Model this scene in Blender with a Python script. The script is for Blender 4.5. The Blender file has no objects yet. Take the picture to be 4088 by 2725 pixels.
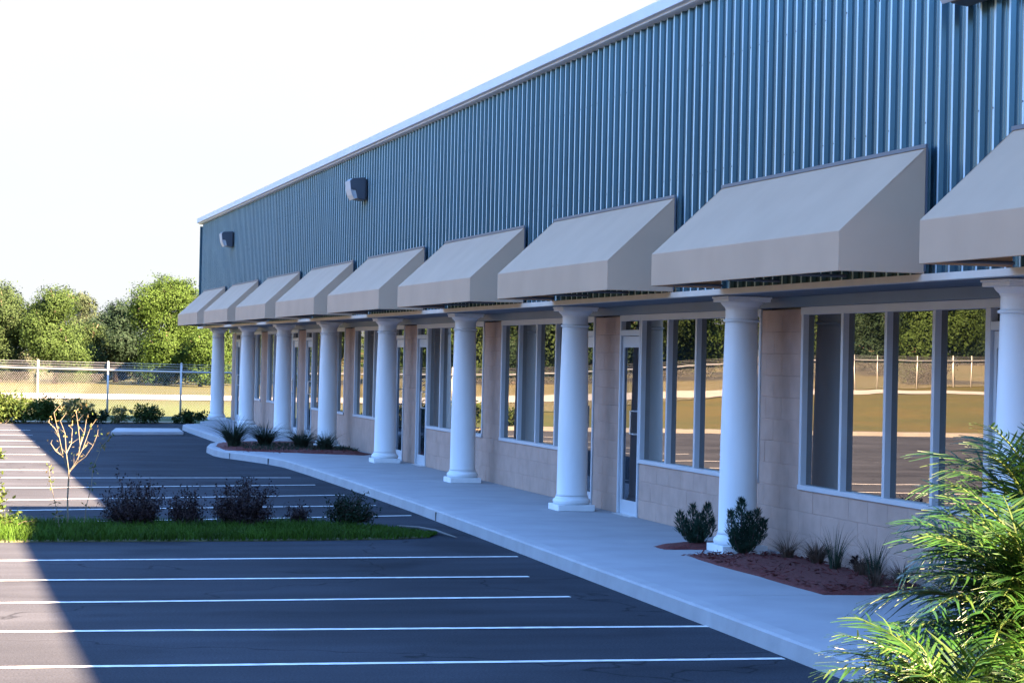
import bpy, math, random
import numpy as np
from mathutils import Vector, Matrix

# ------------------------------------------------------------------ camera
scn = bpy.context.scene
COL = scn.collection
H = 2.25
YAW, PITCH, ROLL = 0.2536, 0.0077, 0.0212
cy_, sy_ = math.cos(YAW), math.sin(YAW)
cp_, sp_ = math.cos(PITCH), math.sin(PITCH)
right = Vector((cy_, -sy_, 0)); fwd0 = Vector((sy_, cy_, 0)); up0 = Vector((0, 0, 1))
fwd = fwd0 * cp_ + up0 * sp_
upv = up0 * cp_ - fwd0 * sp_
R_ = right * math.cos(ROLL) + upv * math.sin(ROLL)
U_ = upv * math.cos(ROLL) - right * math.sin(ROLL)
cam = bpy.data.cameras.new('camera')
cam.sensor_width = 36.0
cam.lens = 9000 / 4088 * 36
cam.clip_start, cam.clip_end = 0.1, 3000
camo = bpy.data.objects.new('camera', cam)
m4 = Matrix(((R_.x, U_.x, -fwd.x, 0), (R_.y, U_.y, -fwd.y, 0), (R_.z, U_.z, -fwd.z, H), (0, 0, 0, 1)))
camo.matrix_world = m4
COL.objects.link(camo)
scn.camera = camo

# ------------------------------------------------------------------ light
KX, KY = 0.872, 1.25                      # towards the sun per metre of height
SUN = Vector((KX, -KY, 1.0)).normalized()
EL = math.asin(SUN.z)
world = bpy.data.worlds.new('World'); scn.world = world
world.use_nodes = True
wn = world.node_tree; wn.nodes.clear()
wo = wn.nodes.new('ShaderNodeOutputWorld'); bg = wn.nodes.new('ShaderNodeBackground')
sky = wn.nodes.new('ShaderNodeTexSky'); sky.sky_type = 'NISHITA'
sky.sun_disc = False
sky.sun_elevation = EL
sky.sun_rotation = math.atan2(SUN.x, SUN.y)
sky.air_density = 1.0; sky.dust_density = 0.3; sky.ozone_density = 8.0
# low white veil round the whole horizon
tc = wn.nodes.new('ShaderNodeTexCoord'); sx = wn.nodes.new('ShaderNodeSeparateXYZ')
mr = wn.nodes.new('ShaderNodeMapRange'); mr.inputs['From Min'].default_value = 0.15; mr.inputs['From Max'].default_value = 0.25
mr.inputs['To Min'].default_value = 1.0; mr.inputs['To Max'].default_value = 0.0
mr.interpolation_type = 'SMOOTHSTEP'
mx = wn.nodes.new('ShaderNodeMixRGB'); mx.inputs['Color2'].default_value = (0.88, 0.90, 0.91, 1)
cn = wn.nodes.new('ShaderNodeTexNoise'); cn.inputs['Scale'].default_value = 2.2; cn.inputs['Detail'].default_value = 5
cr = wn.nodes.new('ShaderNodeValToRGB'); cr.color_ramp.elements[0].position = .35; cr.color_ramp.elements[1].position = .68
cr.color_ramp.elements[0].color = (.855, .885, .915, 1); cr.color_ramp.elements[1].color = (.93, .935, .935, 1)
cm = wn.nodes.new('ShaderNodeMapping'); cm.inputs['Scale'].default_value = (1, 1, 3)
wn.links.new(tc.outputs['Generated'], cm.inputs[0]); wn.links.new(cm.outputs[0], cn.inputs['Vector']); wn.links.new(cn.outputs['Fac'], cr.inputs[0]); wn.links.new(cr.outputs[0], mx.inputs['Color2'])
wn.links.new(tc.outputs['Generated'], sx.inputs[0]); wn.links.new(sx.outputs['Z'], mr.inputs['Value'])
wn.links.new(mr.outputs['Result'], mx.inputs['Fac']); wn.links.new(sky.outputs[0], mx.inputs['Color1'])
wn.links.new(mx.outputs[0], bg.inputs['Color']); wn.links.new(bg.outputs[0], wo.inputs['Surface'])
bg.inputs['Strength'].default_value = 0.05
sl = bpy.data.lights.new('sun', 'SUN'); sl.energy = 5.0; sl.angle = math.radians(0.6); sl.color = (1.0, 0.68, 0.43)
so = bpy.data.objects.new('sun', sl); so.rotation_euler = (-SUN).to_track_quat('-Z', 'Y').to_euler()
so.location = (20, -30, 40)
COL.objects.link(so)
scn.view_settings.view_transform = 'Standard'; scn.view_settings.look = 'None'
scn.view_settings.exposure = 4.5; scn.view_settings.gamma = 1.0
scn.view_settings.use_curve_mapping = False

# ------------------------------------------------------------------ helpers
random.seed(7)
RNG = np.random.default_rng(11)

class MB:
    def __init__(s): s.v = []; s.f = []; s.mi = []
    def add(s, vs, fs, mi=0):
        b = len(s.v); s.v += [tuple(map(float, q)) for q in vs]
        for f in fs: s.f.append(tuple(i + b for i in f)); s.mi.append(mi)
        return s
    def box(s, x0, x1, y0, y1, z0, z1, mi=0):
        v = [(x0,y0,z0),(x1,y0,z0),(x1,y1,z0),(x0,y1,z0),(x0,y0,z1),(x1,y0,z1),(x1,y1,z1),(x0,y1,z1)]
        return s.add(v, [(3,2,1,0),(4,5,6,7),(0,1,5,4),(1,2,6,5),(2,3,7,6),(3,0,4,7)], mi)
    def prism(s, poly, z0, z1, mi=0):      # poly (x,y) counter-clockwise
        n = len(poly); v = [(x, y, z0) for x, y in poly] + [(x, y, z1) for x, y in poly]
        f = [tuple(range(n-1, -1, -1)), tuple(range(n, 2*n))]
        f += [(i, (i+1) % n, n + (i+1) % n, n + i) for i in range(n)]
        return s.add(v, f, mi)
    def lathe(s, prof, n=32, c=(0, 0, 0), mi=0):
        v = []; f = []
        for r, z in prof:
            for k in range(n):
                a = 2*math.pi*k/n; v.append((c[0]+r*math.cos(a), c[1]+r*math.sin(a), c[2]+z))
        for j in range(len(prof)-1):
            for k in range(n):
                f.append((j*n+k, j*n+(k+1) % n, (j+1)*n+(k+1) % n, (j+1)*n+k))
        f.append(tuple(range(n-1, -1, -1))); f.append(tuple((len(prof)-1)*n+k for k in range(n)))
        return s.add(v, f, mi)
    def tube(s, pts, rad, n=6, mi=0):
        pts = [Vector(p) for p in pts]; v = []; f = []
        if not hasattr(rad, '__len__'): rad = [rad]*len(pts)
        for i, p in enumerate(pts):
            t = (pts[min(i+1, len(pts)-1)] - pts[max(i-1, 0)])
            t = t.normalized() if t.length > 1e-9 else Vector((0, 0, 1))
            a = t.orthogonal() if i == 0 else (a - t*a.dot(t))
            a.normalize(); b = t.cross(a)
            for k in range(n):
                w = 2*math.pi*k/n; v.append(p + (a*math.cos(w) + b*math.sin(w))*rad[i])
        for i in range(len(pts)-1):
            for k in range(n): f.append((i*n+k, i*n+(k+1) % n, (i+1)*n+(k+1) % n, (i+1)*n+k))
        f.append(tuple(range(n-1, -1, -1))); f.append(tuple((len(pts)-1)*n+k for k in range(n)))
        return s.add(v, f, mi)
    def mesh(s, name, mats, smooth=False):
        me = bpy.data.meshes.new(name); me.from_pydata(s.v, [], s.f)
        for m in (mats if isinstance(mats, (list, tuple)) else [mats]): me.materials.append(m)
        me.polygons.foreach_set('material_index', s.mi)
        if smooth: me.polygons.foreach_set('use_smooth', [True]*len(s.f))
        me.update(); return me
    def build(s, name, mats, parent=None, smooth=False):
        return link(name, s.mesh(name, mats, smooth), parent)

def npmesh(name, V, F, mats, smooth=False, mi=None):
    me = bpy.data.meshes.new(name); F = np.asarray(F, dtype=np.int32); V = np.asarray(V, dtype=np.float32)
    m, k = F.shape
    me.vertices.add(len(V)); me.vertices.foreach_set('co', V.ravel())
    me.loops.add(m*k); me.loops.foreach_set('vertex_index', F.ravel())
    me.polygons.add(m); me.polygons.foreach_set('loop_start', np.arange(0, m*k, k, dtype=np.int32))
    try: me.polygons.foreach_set('loop_total', np.full(m, k, dtype=np.int32))
    except Exception: pass
    for mm in (mats if isinstance(mats, (list, tuple)) else [mats]): me.materials.append(mm)
    if mi is not None: me.polygons.foreach_set('material_index', np.asarray(mi, dtype=np.int32))
    if smooth: me.polygons.foreach_set('use_smooth', np.ones(m, dtype=bool))
    me.update(calc_edges=True); me.validate(); return me

def link(name, data, parent=None, loc=None):
    o = bpy.data.objects.new(name, data); COL.objects.link(o)
    if parent: o.parent = parent
    if loc is not None: o.location = loc
    return o
def tag(o, label=None, cat=None, group=None, kind=None):
    if label: o['label'] = label
    if cat: o['category'] = cat
    if group: o['group'] = group
    if kind: o['kind'] = kind
    return o
def empty(name, loc=(0, 0, 0), rz=0):
    o = bpy.data.objects.new(name, None); o.location = loc; o.rotation_euler = (0, 0, rz); COL.objects.link(o); return o
def copy_tree(o, parent=None):
    c = o.copy(); COL.objects.link(c)
    if parent: c.parent = parent
    for ch in list(o.children): copy_tree(ch, c)
    return c
def bevel(o, w=0.01, seg=2):
    m = o.modifiers.new('bevel', 'BEVEL'); m.width = w; m.segments = seg; m.limit_method = 'ANGLE'; return o

# ------------------------------------------------------------------ materials
def mat(name, col, rough=0.7, var=0.12, scale=3.0, metal=0.0, bump=0.0, bscale=40.0, rnd=0.0, spec=0.5,
        col2=None, stretch=None, transl=0.0, detail=4.0, coat=0.0):
    m = bpy.data.materials.new(name); m.use_nodes = True
    n = m.node_tree.nodes; l = m.node_tree.links
    p = n['Principled BSDF']; p.inputs['Roughness'].default_value = rough; p.inputs['Metallic'].default_value = metal
    p.inputs['Specular IOR Level'].default_value = spec
    if coat: p.inputs['Coat Weight'].default_value = coat; p.inputs['Coat Roughness'].default_value = 0.15
    geo = n.new('ShaderNodeNewGeometry')
    vec = geo.outputs['Position']
    if stretch:
        mp = n.new('ShaderNodeMapping'); mp.inputs['Scale'].default_value = stretch; l.new(vec, mp.inputs[0]); vec = mp.outputs[0]
    nz = n.new('ShaderNodeTexNoise'); nz.inputs['Scale'].default_value = scale; nz.inputs['Detail'].default_value = detail
    l.new(vec, nz.inputs['Vector'])
    ra = n.new('ShaderNodeValToRGB')
    a = [max(0, c*(1-var)) for c in col]; b = [min(1, c*(1+var)) for c in col] if col2 is None else list(col2)
    ra.color_ramp.elements[0].position = 0.32; ra.color_ramp.elements[1].position = 0.68
    ra.color_ramp.elements[0].color = (*a, 1); ra.color_ramp.elements[1].color = (*b, 1)
    l.new(nz.outputs['Fac'], ra.inputs[0]); out = ra.outputs[0]
    if rnd:
        oi = n.new('ShaderNodeObjectInfo'); hs = n.new('ShaderNodeHueSaturation')
        mr = n.new('ShaderNodeMapRange'); mr.inputs['To Min'].default_value = 1-rnd; mr.inputs['To Max'].default_value = 1+rnd
        l.new(oi.outputs['Random'], mr.inputs['Value']); l.new(mr.outputs[0], hs.inputs['Value']); l.new(out, hs.inputs['Color']); out = hs.outputs[0]
    l.new(out, p.inputs['Base Color'])
    if bump:
        nb = n.new('ShaderNodeTexNoise'); nb.inputs['Scale'].default_value = bscale; nb.inputs['Detail'].default_value = 3
        l.new(geo.outputs['Position'], nb.inputs['Vector'])
        bp = n.new('ShaderNodeBump'); bp.inputs['Strength'].default_value = bump; bp.inputs['Distance'].default_value = 0.02
        l.new(nb.outputs['Fac'], bp.inputs['Height']); l.new(bp.outputs[0], p.inputs['Normal'])
    if transl:
        tr = n.new('ShaderNodeBsdfTranslucent'); l.new(out, tr.inputs['Color'])
        ms = n.new('ShaderNodeMixShader'); ms.inputs[0].default_value = transl
        l.new(p.outputs[0], ms.inputs[1]); l.new(tr.outputs[0], ms.inputs[2])
        l.new(ms.outputs[0], n['Material Output'].inputs['Surface'])
    m['out'] = 1
    return m

def glass_mat(name, tint, base, k0, k1):
    m = bpy.data.materials.new(name); m.use_nodes = True
    n = m.node_tree.nodes; l = m.node_tree.links; n.remove(n['Principled BSDF'])
    d = n.new('ShaderNodeBsdfDiffuse'); d.inputs[0].default_value = (*base, 1)
    g = n.new('ShaderNodeBsdfGlossy'); g.inputs[0].default_value = (*tint, 1); g.inputs['Roughness'].default_value = 0.0
    fr = n.new('ShaderNodeFresnel'); fr.inputs[0].default_value = 1.6
    mr = n.new('ShaderNodeMapRange'); mr.inputs['To Min'].default_value = k0; mr.inputs['To Max'].default_value = k1
    l.new(fr.outputs[0], mr.inputs['Value'])
    geo = n.new('ShaderNodeNewGeometry'); nb = n.new('ShaderNodeTexNoise'); nb.inputs['Scale'].default_value = 1.3; nb.inputs['Detail'].default_value = 1
    l.new(geo.outputs['Position'], nb.inputs['Vector'])
    bp = n.new('ShaderNodeBump'); bp.inputs['Strength'].default_value = 0.04; bp.inputs['Distance'].default_value = 0.010
    l.new(nb.outputs['Fac'], bp.inputs['Height']); l.new(bp.outputs[0], g.inputs['Normal'])
    ms = n.new('ShaderNodeMixShader'); l.new(mr.outputs[0], ms.inputs[0]); l.new(d.outputs[0], ms.inputs[1]); l.new(g.outputs[0], ms.inputs[2])
    l.new(ms.outputs[0], n['Material Output'].inputs['Surface'])
    return m

M = {}
M['asphalt'] = mat('asphalt', (.032,.0365,.0455), .9, .16, 1.1, bump=.25, bscale=90, stretch=(.35, 1.6, 1), spec=.04)
def asphalt_detail(m):
    n = m.node_tree.nodes; l = m.node_tree.links; p = n['Principled BSDF']; src = p.inputs['Base Color'].links[0].from_socket
    g = n.new('ShaderNodeNewGeometry')
    def layer(src, scale, lo, hi, a, b, st=(1,1,1), det=3, vor=False):
        mp = n.new('ShaderNodeMapping'); mp.inputs['Scale'].default_value = st; l.new(g.outputs['Position'], mp.inputs[0])
        if vor:
            t = n.new('ShaderNodeTexVoronoi'); t.feature = 'DISTANCE_TO_EDGE'; t.inputs['Scale'].default_value = scale
            w = n.new('ShaderNodeTexNoise'); w.inputs['Scale'].default_value = 1.5; ad = n.new('ShaderNodeVectorMath'); ad.operation = 'ADD'
            l.new(mp.outputs[0], w.inputs['Vector']); l.new(mp.outputs[0], ad.inputs[0]); l.new(w.outputs['Color'], ad.inputs[1]); l.new(ad.outputs[0], t.inputs['Vector']); o = t.outputs['Distance']
        else:
            t = n.new('ShaderNodeTexNoise'); t.inputs['Scale'].default_value = scale; t.inputs['Detail'].default_value = det; l.new(mp.outputs[0], t.inputs['Vector']); o = t.outputs['Fac']
        rp = n.new('ShaderNodeValToRGB'); rp.color_ramp.elements[0].position = a; rp.color_ramp.elements[1].position = b
        rp.color_ramp.elements[0].color = (lo,)*3 + (1,); rp.color_ramp.elements[1].color = (hi,)*3 + (1,); l.new(o, rp.inputs[0])
        x = n.new('ShaderNodeMixRGB'); x.blend_type = 'MULTIPLY'; x.inputs[0].default_value = 1; l.new(src, x.inputs[1]); l.new(rp.outputs[0], x.inputs[2]); return x.outputs[0]
    src = layer(src, 55, .72, 1.3, .3, .7, det=5)                 # stone grain
    src = layer(src, .33, .80, 1.12, .35, .65)                    # broad wear
    src = layer(src, 1.1, .68, 1.0, .30, .42, st=(.5,.5,1), det=2) # oil and tyre stains
    src = layer(src, .16, .45, 1.0, .0, .004, vor=True)           # hairline cracks
    l.new(src, p.inputs['Base Color'])
asphalt_detail(M['asphalt'])
M['paint'] = mat('road paint', (.50,.50,.49), .7, .2, 30, col2=(.80,.80,.78), stretch=(.3,1,1), detail=6)
M['concrete'] = mat('concrete', (.31,.31,.325), .85, .07, 1.6, bump=.08, bscale=60, spec=.2)
M['kerb'] = mat('kerb concrete', (.33,.33,.34), .85, .07, 3, bump=.1, bscale=40, spec=.2)
M['joint'] = mat('joint gap', (.05,.05,.05), .9, .1)
M['oldkerb'] = mat('weathered kerb', (.13,.125,.118), .9, .15, 2)
M['roadc'] = mat('pale road', (.22,.21,.19), .9, .08, .5)
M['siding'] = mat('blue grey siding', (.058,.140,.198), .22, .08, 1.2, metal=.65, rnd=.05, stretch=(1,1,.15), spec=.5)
M['rib'] = mat('rib crest sky highlight', (.37,.51,.60), .42, .06, 1.5, metal=.5, stretch=(1,1,.15))  # pale colour paints the bright sky highlight along each crest
M['fascia'] = mat('pale roof trim', (.52,.60,.70), .5, .04, 2)
M['trimw'] = mat('cream trim', (.58,.53,.46), .6, .06, 3)
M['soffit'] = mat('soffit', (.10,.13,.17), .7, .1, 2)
M['beam'] = mat('blue flashing', (.09,.16,.25), .5, .06, 2)
M['col'] = mat('column paint', (.70,.73,.75), .55, .045, 2.5, stretch=(2.5,2.5,.35))
M['block'] = mat('tan block', (.43,.305,.25), .9, .07, 5, bump=.25, bscale=70, rnd=.035, spec=.15)
M['mortar'] = mat('mortar', (.40,.285,.235), .95, .08, 8)
M['alu'] = mat('pale window frame', (.46,.49,.53), .45, .03, 3)
M['alud'] = mat('silver pull', (.75,.75,.75), .3, .03, 3, metal=.8)
M['glass'] = glass_mat('window glass', (.90,.86,.78), (.010,.016,.024), .20, .95)
M['dglass'] = glass_mat('door glass', (.75,.80,.85), (.010,.014,.02), .12, .8)
M['awn'] = mat('taupe canvas', (.445,.312,.215), .85, .04, 1.5, bump=.08, bscale=150, spec=.15)
M['awnf'] = mat('awning trim', (.07,.085,.11), .5, .05)
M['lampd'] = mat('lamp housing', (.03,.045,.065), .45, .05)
M['lampf'] = mat('lamp front', (.34,.38,.42), .45, .05)
M['lampl'] = mat('lamp lens', (.36,.39,.41), .12, .05, spec=.8)
M['mulch'] = mat('red mulch', (.105,.018,.016), .95, .45, 30, bump=.9, bscale=60)
M['bark'] = mat('bark', (.16,.12,.085), .9, .2, 12)
M['twig'] = mat('dry twig', (.115,.10,.068), .9, .25, 20)
M['dtwig'] = mat('dark twig', (.06,.04,.035), .9, .25, 20)
M['ground'] = None
def leafmat(n, c, t=.3, var=.35, sc=2.5, rough=.7, spec=.12): return mat(n, c, rough, var, sc, transl=t, spec=spec)
M['leafA'] = leafmat('leaf fresh', (.025,.047,.011))
M['leafB'] = leafmat('leaf mid', (.023,.041,.013))
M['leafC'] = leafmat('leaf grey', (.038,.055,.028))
M['leafD'] = leafmat('leaf dark', (.010,.022,.011), .15)
M['leafE'] = leafmat('leaf bright', (.028,.055,.009), .35)
M['weed'] = leafmat('weed leaf', (.045,.070,.015), .3, .4, 6)
M['straw'] = leafmat('straw leaf', (.15,.12,.05), .3, .3, 8)
M['purple'] = leafmat('purple leaf', (.020,.013,.015), .1, .4, 9)
M['juniper'] = leafmat('juniper', (.020,.045,.030), .15, .35, 12)
M['fount'] = leafmat('spiky grass', (.030,.045,.030), .15, .35, 14)
M['dgrass'] = leafmat('wispy grass', (.09,.06,.045), .2, .5, 14)
M['turf'] = leafmat('turf', (.030,.068,.007), .3, .4, 4)
M['palm'] = leafmat('palm leaflet', (.0115,.039,.0045), .22, .55, 7, .36, .45)
M['rachis'] = leafmat('palm rachis', (.05,.075,.015), .05, .3, 7, .5, .3)
M['palm2'] = leafmat('palm leaflet yellow', (.034,.062,.010), .22, .3, 7, .45, .3)
M['galv'] = mat('galvanised steel', (.38,.38,.37), .45, .05, 8, metal=.3)

# ------------------------------------------------------------------ ground, lot, road
def sstep(a, b, x):
    t = np.clip((x-a)/(b-a), 0, 1); return t*t*(3-2*t)
def terr(X, Y):
    X = np.asarray(X, float); Y = np.asarray(Y, float)
    rise = 1.0*sstep(0, -30, X)*sstep(71, 95, Y) + 2.0*sstep(0, -80, X)*sstep(110, 190, Y)
    lot = (1 - sstep(70.6, 71.6, Y))*sstep(-17, -15.5, X)
    return rise - 0.06*lot
gx = np.unique(np.concatenate([np.linspace(-1500, -140, 12), np.linspace(-140, 45, 90), np.linspace(45, 1500, 14)]))
gy = np.unique(np.concatenate([np.linspace(-900, -60, 8), np.linspace(-60, 60, 20), np.linspace(60, 82, 34), np.linspace(82, 240, 60), np.linspace(240, 2000, 14)]))
GX, GY = np.meshgrid(gx, gy)
GZ = terr(GX, GY)
V = np.stack([GX.ravel(), GY.ravel(), GZ.ravel()], 1); nx = len(gx)
ii = np.arange(len(gx)*len(gy)).reshape(len(gy), nx)
F = np.stack([ii[:-1,:-1].ravel(), ii[:-1,1:].ravel(), ii[1:,1:].ravel(), ii[1:,:-1].ravel()], 1)
def ground_mat():
    m = bpy.data.materials.new('meadow'); m.use_nodes = True; n = m.node_tree.nodes; l = m.node_tree.links
    p = n['Principled BSDF']; p.inputs['Roughness'].default_value = .95; p.inputs['Specular IOR Level'].default_value = .1
    g = n.new('ShaderNodeNewGeometry'); s = n.new('ShaderNodeSeparateXYZ'); l.new(g.outputs['Position'], s.inputs[0])
    def noise(sc, d=4):
        k = n.new('ShaderNodeTexNoise'); k.inputs['Scale'].default_value = sc; k.inputs['Detail'].default_value = d
        l.new(g.outputs['Position'], k.inputs['Vector']); return k.outputs['Fac']
    def ramp(src, c0, c1, a=.35, b=.65):
        r = n.new('ShaderNodeValToRGB'); r.color_ramp.elements[0].position = a; r.color_ramp.elements[1].position = b
        r.color_ramp.elements[0].color = (*c0, 1); r.color_ramp.elements[1].color = (*c1, 1); l.new(src, r.inputs[0]); return r.outputs[0]
    green = ramp(noise(.35), (.042,.058,.017), (.050,.060,.021))
    tan = ramp(noise(.5), (.047,.047,.018), (.037,.040,.013))
    mr = n.new('ShaderNodeMapRange'); mr.inputs['From Min'].default_value = 92; mr.inputs['From Max'].default_value = 106
    l.new(s.outputs['Y'], mr.inputs['Value'])
    mx = n.new('ShaderNodeMixRGB'); l.new(mr.outputs[0], mx.inputs[0]); l.new(green, mx.inputs[1]); l.new(tan, mx.inputs[2])
    mg = n.new('ShaderNodeMapRange'); mg.inputs['From Min'].default_value = -1; mg.inputs['From Max'].default_value = -9
    l.new(s.outputs['X'], mg.inputs['Value']); gold = ramp(noise(.22), (.068,.057,.018), (.050,.052,.017))
    m0 = n.new('ShaderNodeMixRGB'); l.new(mg.outputs[0], m0.inputs[0]); l.new(mx.outputs[0], m0.inputs[1]); l.new(gold, m0.inputs[2]); mx = m0
    m2 = n.new('ShaderNodeMixRGB'); m2.blend_type = 'MULTIPLY'; m2.inputs[0].default_value = .5
    l.new(mx.outputs[0], m2.inputs[1]); l.new(ramp(noise(3.5, 8), (.55,.55,.55), (1.25,1.25,1.25), .3, .7), m2.inputs[2])
    l.new(m2.outputs[0], p.inputs['Base Color']); return m
M['ground'] = ground_mat()
tag(link('ground', npmesh('ground', V, F, M['ground'])), kind='structure')

lot = MB().add([(-15,-60,0),(9.2,-60,0),(9.2,71.4,0),(7.4,71.1,0),(2.1,69.0,0),(-15,67.5,0)], [(0,1,2,3,4,5)]).build('parking_lot', M['asphalt']); tag(lot, kind='structure')
ek = MB()
ek.prism([(-15.6,67.3),(-15,67.3),(-15,67.52),(1.0,68.6),(1.0,69.1),(-15.6,68.2)], -.05, .12)
tag(ek.build('lot_kerb', M['oldkerb']), kind='structure')
# pale road that crosses the meadow
rv = []; rx = np.linspace(-260, 200, 70)
for x in rx:
    for y0 in (103.5, 115.0):
        y = y0 + .12*(x-3); rv.append((x, y, float(terr(x, y)) + .035))
rf = [(2*i, 2*i+2, 2*i+3, 2*i+1) for i in range(len(rx)-1)]
tag(MB().add(rv, rf).build('road', M['roadc']), kind='structure')

# painted bay lines: parts of the lot
LINES = [(-.3,16.3,6.40,16.2),(-.3,18.36,6.55,18.24),(-.3,20.36,5.97,20.63),(-.3,22.36,6.08,22.56),(-.3,24.4,6.56,24.85),
         (.2,29.5,6.69,31.3),(.2,31.8,6.59,33.38),(.2,33.9,6.56,35.86),(.2,36.9,6.54,38.58),(.2,39.9,6.46,40.79),
         (.5,42.6,2.2,42.72),(.5,45.7,2.4,45.8),(.5,48.9,2.5,49.05),(.5,52.6,2.55,52.8),(.5,56.0,2.6,56.2),(.5,59.6,2.7,60.0),(.5,63.2,2.8,63.6)]
for x0, y0, x1, y1 in LINES:
    d = Vector((x1-x0, y1-y0, 0)).normalized(); w = .048; k = 9
    vs = []
    for i in range(k+1):
        t = i/k; j = random.uniform(-.008, .008)
        px, py = x0+(x1-x0)*t, y0+(y1-y0)*t + j
        vs += [(px, py-w, .004), (px, py+w, .004)]
    MB().add(vs, [(2*i, 2*i+2, 2*i+3, 2*i+1) for i in range(k)]).build('parking_line', M['paint'], lot)

# sidewalk with kerb
kerbline = [(6.38,4),(6.42,15.6),(6.49,17.7),(6.56,20.2),(6.62,22.6),(6.74,27),(6.86,32),(6.92,38),(6.93,41.6),(6.90,44.4),
            (6.72,45.9),(6.42,47.3),(6.16,48.3),(6.08,49.2),(6.12,50.8),(6.35,52.2),(6.75,53.4),(7.02,54.6),(7.06,58),(7.10,63),(7.16,65.3),(7.35,66.2),(7.9,66.9)]
inner = [(x+.16, y) for x, y in kerbline]
walk_poly = inner + [(8.06,68.6),(9.31,72.0),(9.31,4)]
# mulch beds cut as raised sheets (4 mm)
sw = MB().prism([(x, y) for x, y in reversed(walk_poly)], -.05, .15)
swo = sw.build('sidewalk', M['concrete']); tag(swo, kind='structure')
kb = MB(); n_ = len(kerbline)
prof = [(0.0,-.05),(0.012,.128),(0.03,.148),(0.16,.1535)]
vs = []
for (x, y) in kerbline:
    for dx, z in prof: vs.append((x+dx, y, z))
fs = [(i*4+j, i*4+j+1, (i+1)*4+j+1, (i+1)*4+j) for i in range(n_-1) for j in range(3)]
kb.add(vs, fs); kb.build('kerb', M['kerb'], swo)
for y, x in ((30.3,6.82),(45.6,6.745),(47.9,6.265)):
    MB().box(x-.004, x+.02, y-.012, y+.012, 0.003, .12).build('kerb_joint', M['joint'], swo)
for y in (13.2, 19.3, 25.5, 31.7, 37.9, 44.1, 57.0, 61.0):
    MB().box(6.98, 9.28, y-.006, y+.006, .1505, .1518).build('walk_joint', M['kerb'], swo)

# concrete pad in the lot
pad = MB().prism([(4.75,60.5),(6.75,61.2),(6.9,63.8),(5.1,63.4)], 0, .10)
po = bevel(pad.build('concrete_pad', M['kerb']), .02); tag(po, 'low pale concrete pad lying on the asphalt near the far columns', 'concrete pad')

# ------------------------------------------------------------------ building
B = empty('commercial_building', (9.3, 38, 0)); tag(B, 'long building with ribbed blue metal siding, tan block front and white columns', 'building')
def part(mb, name, m, parent=B, smooth=False):
    o = mb.build(name, m, None, smooth); o.parent = parent
    if parent is B: o.matrix_parent_inverse = Matrix.Translation((-9.3, -38, 0))
    return o
def partdata(name, me, loc, parent=B):
    o = link(name, me); o.parent = parent; o.location = Vector(loc) - Vector((9.3, 38, 0)); return o

XU = 8.26; XW = 9.30; YN = 5.2; YF = 70.95; YS = 22.9; ZR = 6.40; ZT = 8.0; ZB = 3.06
# core
part(MB().box(8.315, 30, YS, YF-.02, 3.02, ZR-.12), 'upper_wall', M['siding'])
part(MB().box(8.315, 30, YN+.02, YS-.003, 3.02, ZT-.12), 'upper_wall', M['siding'])
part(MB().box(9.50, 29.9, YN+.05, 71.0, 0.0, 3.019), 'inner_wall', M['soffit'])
part(MB().box(8.2, 30.1, YS, YF+.05, ZR-.03, ZR+.02), 'roof', M['fascia'])
part(MB().box(8.2, 30.1, YN-.05, YS-.003, ZT-.03, ZT+.02), 'roof', M['fascia'])
def fascia(y0, y1, z):
    p = [(8.115, z-.105), (8.165, z-.112), (8.165, z-.135), (8.20, z-.142), (8.30, z-.142), (8.30, z+.028), (8.10, z+.028), (8.105, z-.10)]
    mb = MB(); n = len(p); v = [(x, y0, zz) for x, zz in p] + [(x, y1, zz) for x, zz in p]
    f = [tuple(range(n)), tuple(range(2*n-1, n-1, -1))] + [(i, n+i, n+(i+1) % n, (i+1) % n) for i in range(n)]
    return mb.add(v, f)
part(fascia(YS+.002, YF+.06, ZR), 'roof_trim', M['fascia'])
part(fascia(YN-.06, YS-.002, ZT), 'roof_trim', M['fascia'])
# ribbed panels, three ribs each
def panel_mesh(z0, z1, nr=3):
    P = .254; x = []
    pr = []
    for r in range(nr):
        y = r*P
        pr += [(0, y), (0, y+.065), (-.005, y+.075), (-.005, y+.088), (0, y+.098), (0, y+.160), (-.037, y+.179), (-.040, y+.187), (-.040, y+.205), (-.037, y+.213), (0, y+.235)]
    pr += [(0, nr*P-.004)]
    mb = MB(); n = len(pr)
    mb.add([(a, b, z0) for a, b in pr] + [(a, b, z1) for a, b in pr], [(i+1, i, n+i, n+i+1) for i in range(n-1)])
    mb.mi = [1 if min(pr[i][0], pr[i+1][0]) < -.0395 and max(pr[i][0], pr[i+1][0]) < -.0365 else 0 for i in range(n-1)]  # crest faces take the painted highlight colour
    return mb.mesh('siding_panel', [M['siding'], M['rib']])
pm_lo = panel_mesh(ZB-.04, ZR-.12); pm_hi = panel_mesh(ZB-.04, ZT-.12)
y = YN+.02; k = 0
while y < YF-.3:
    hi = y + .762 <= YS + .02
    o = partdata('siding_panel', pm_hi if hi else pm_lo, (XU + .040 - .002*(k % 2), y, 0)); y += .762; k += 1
# fasteners on rib crests
fm = MB()
for yy in np.arange(6.0, 70.5, .254):
    for z in (4.35, 5.55, 6.9):
        if z > 6 and yy > YS: continue
        if random.random() < .45:
            yc = YN+.02 + math.floor((yy-YN)/.254)*.254 + .196
            fm.box(XU-.007, XU-.0005, yc-.007, yc+.007, z-.006, z+.006)
o = part(fm, 'screw', M['lampd']); o['kind'] = 'stuff'
# corner trims
part(MB().box(8.20, 8.31, YF-.03, YF+.03, ZB-.05, ZR-.21), 'corner_trim', M['siding'])
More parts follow.
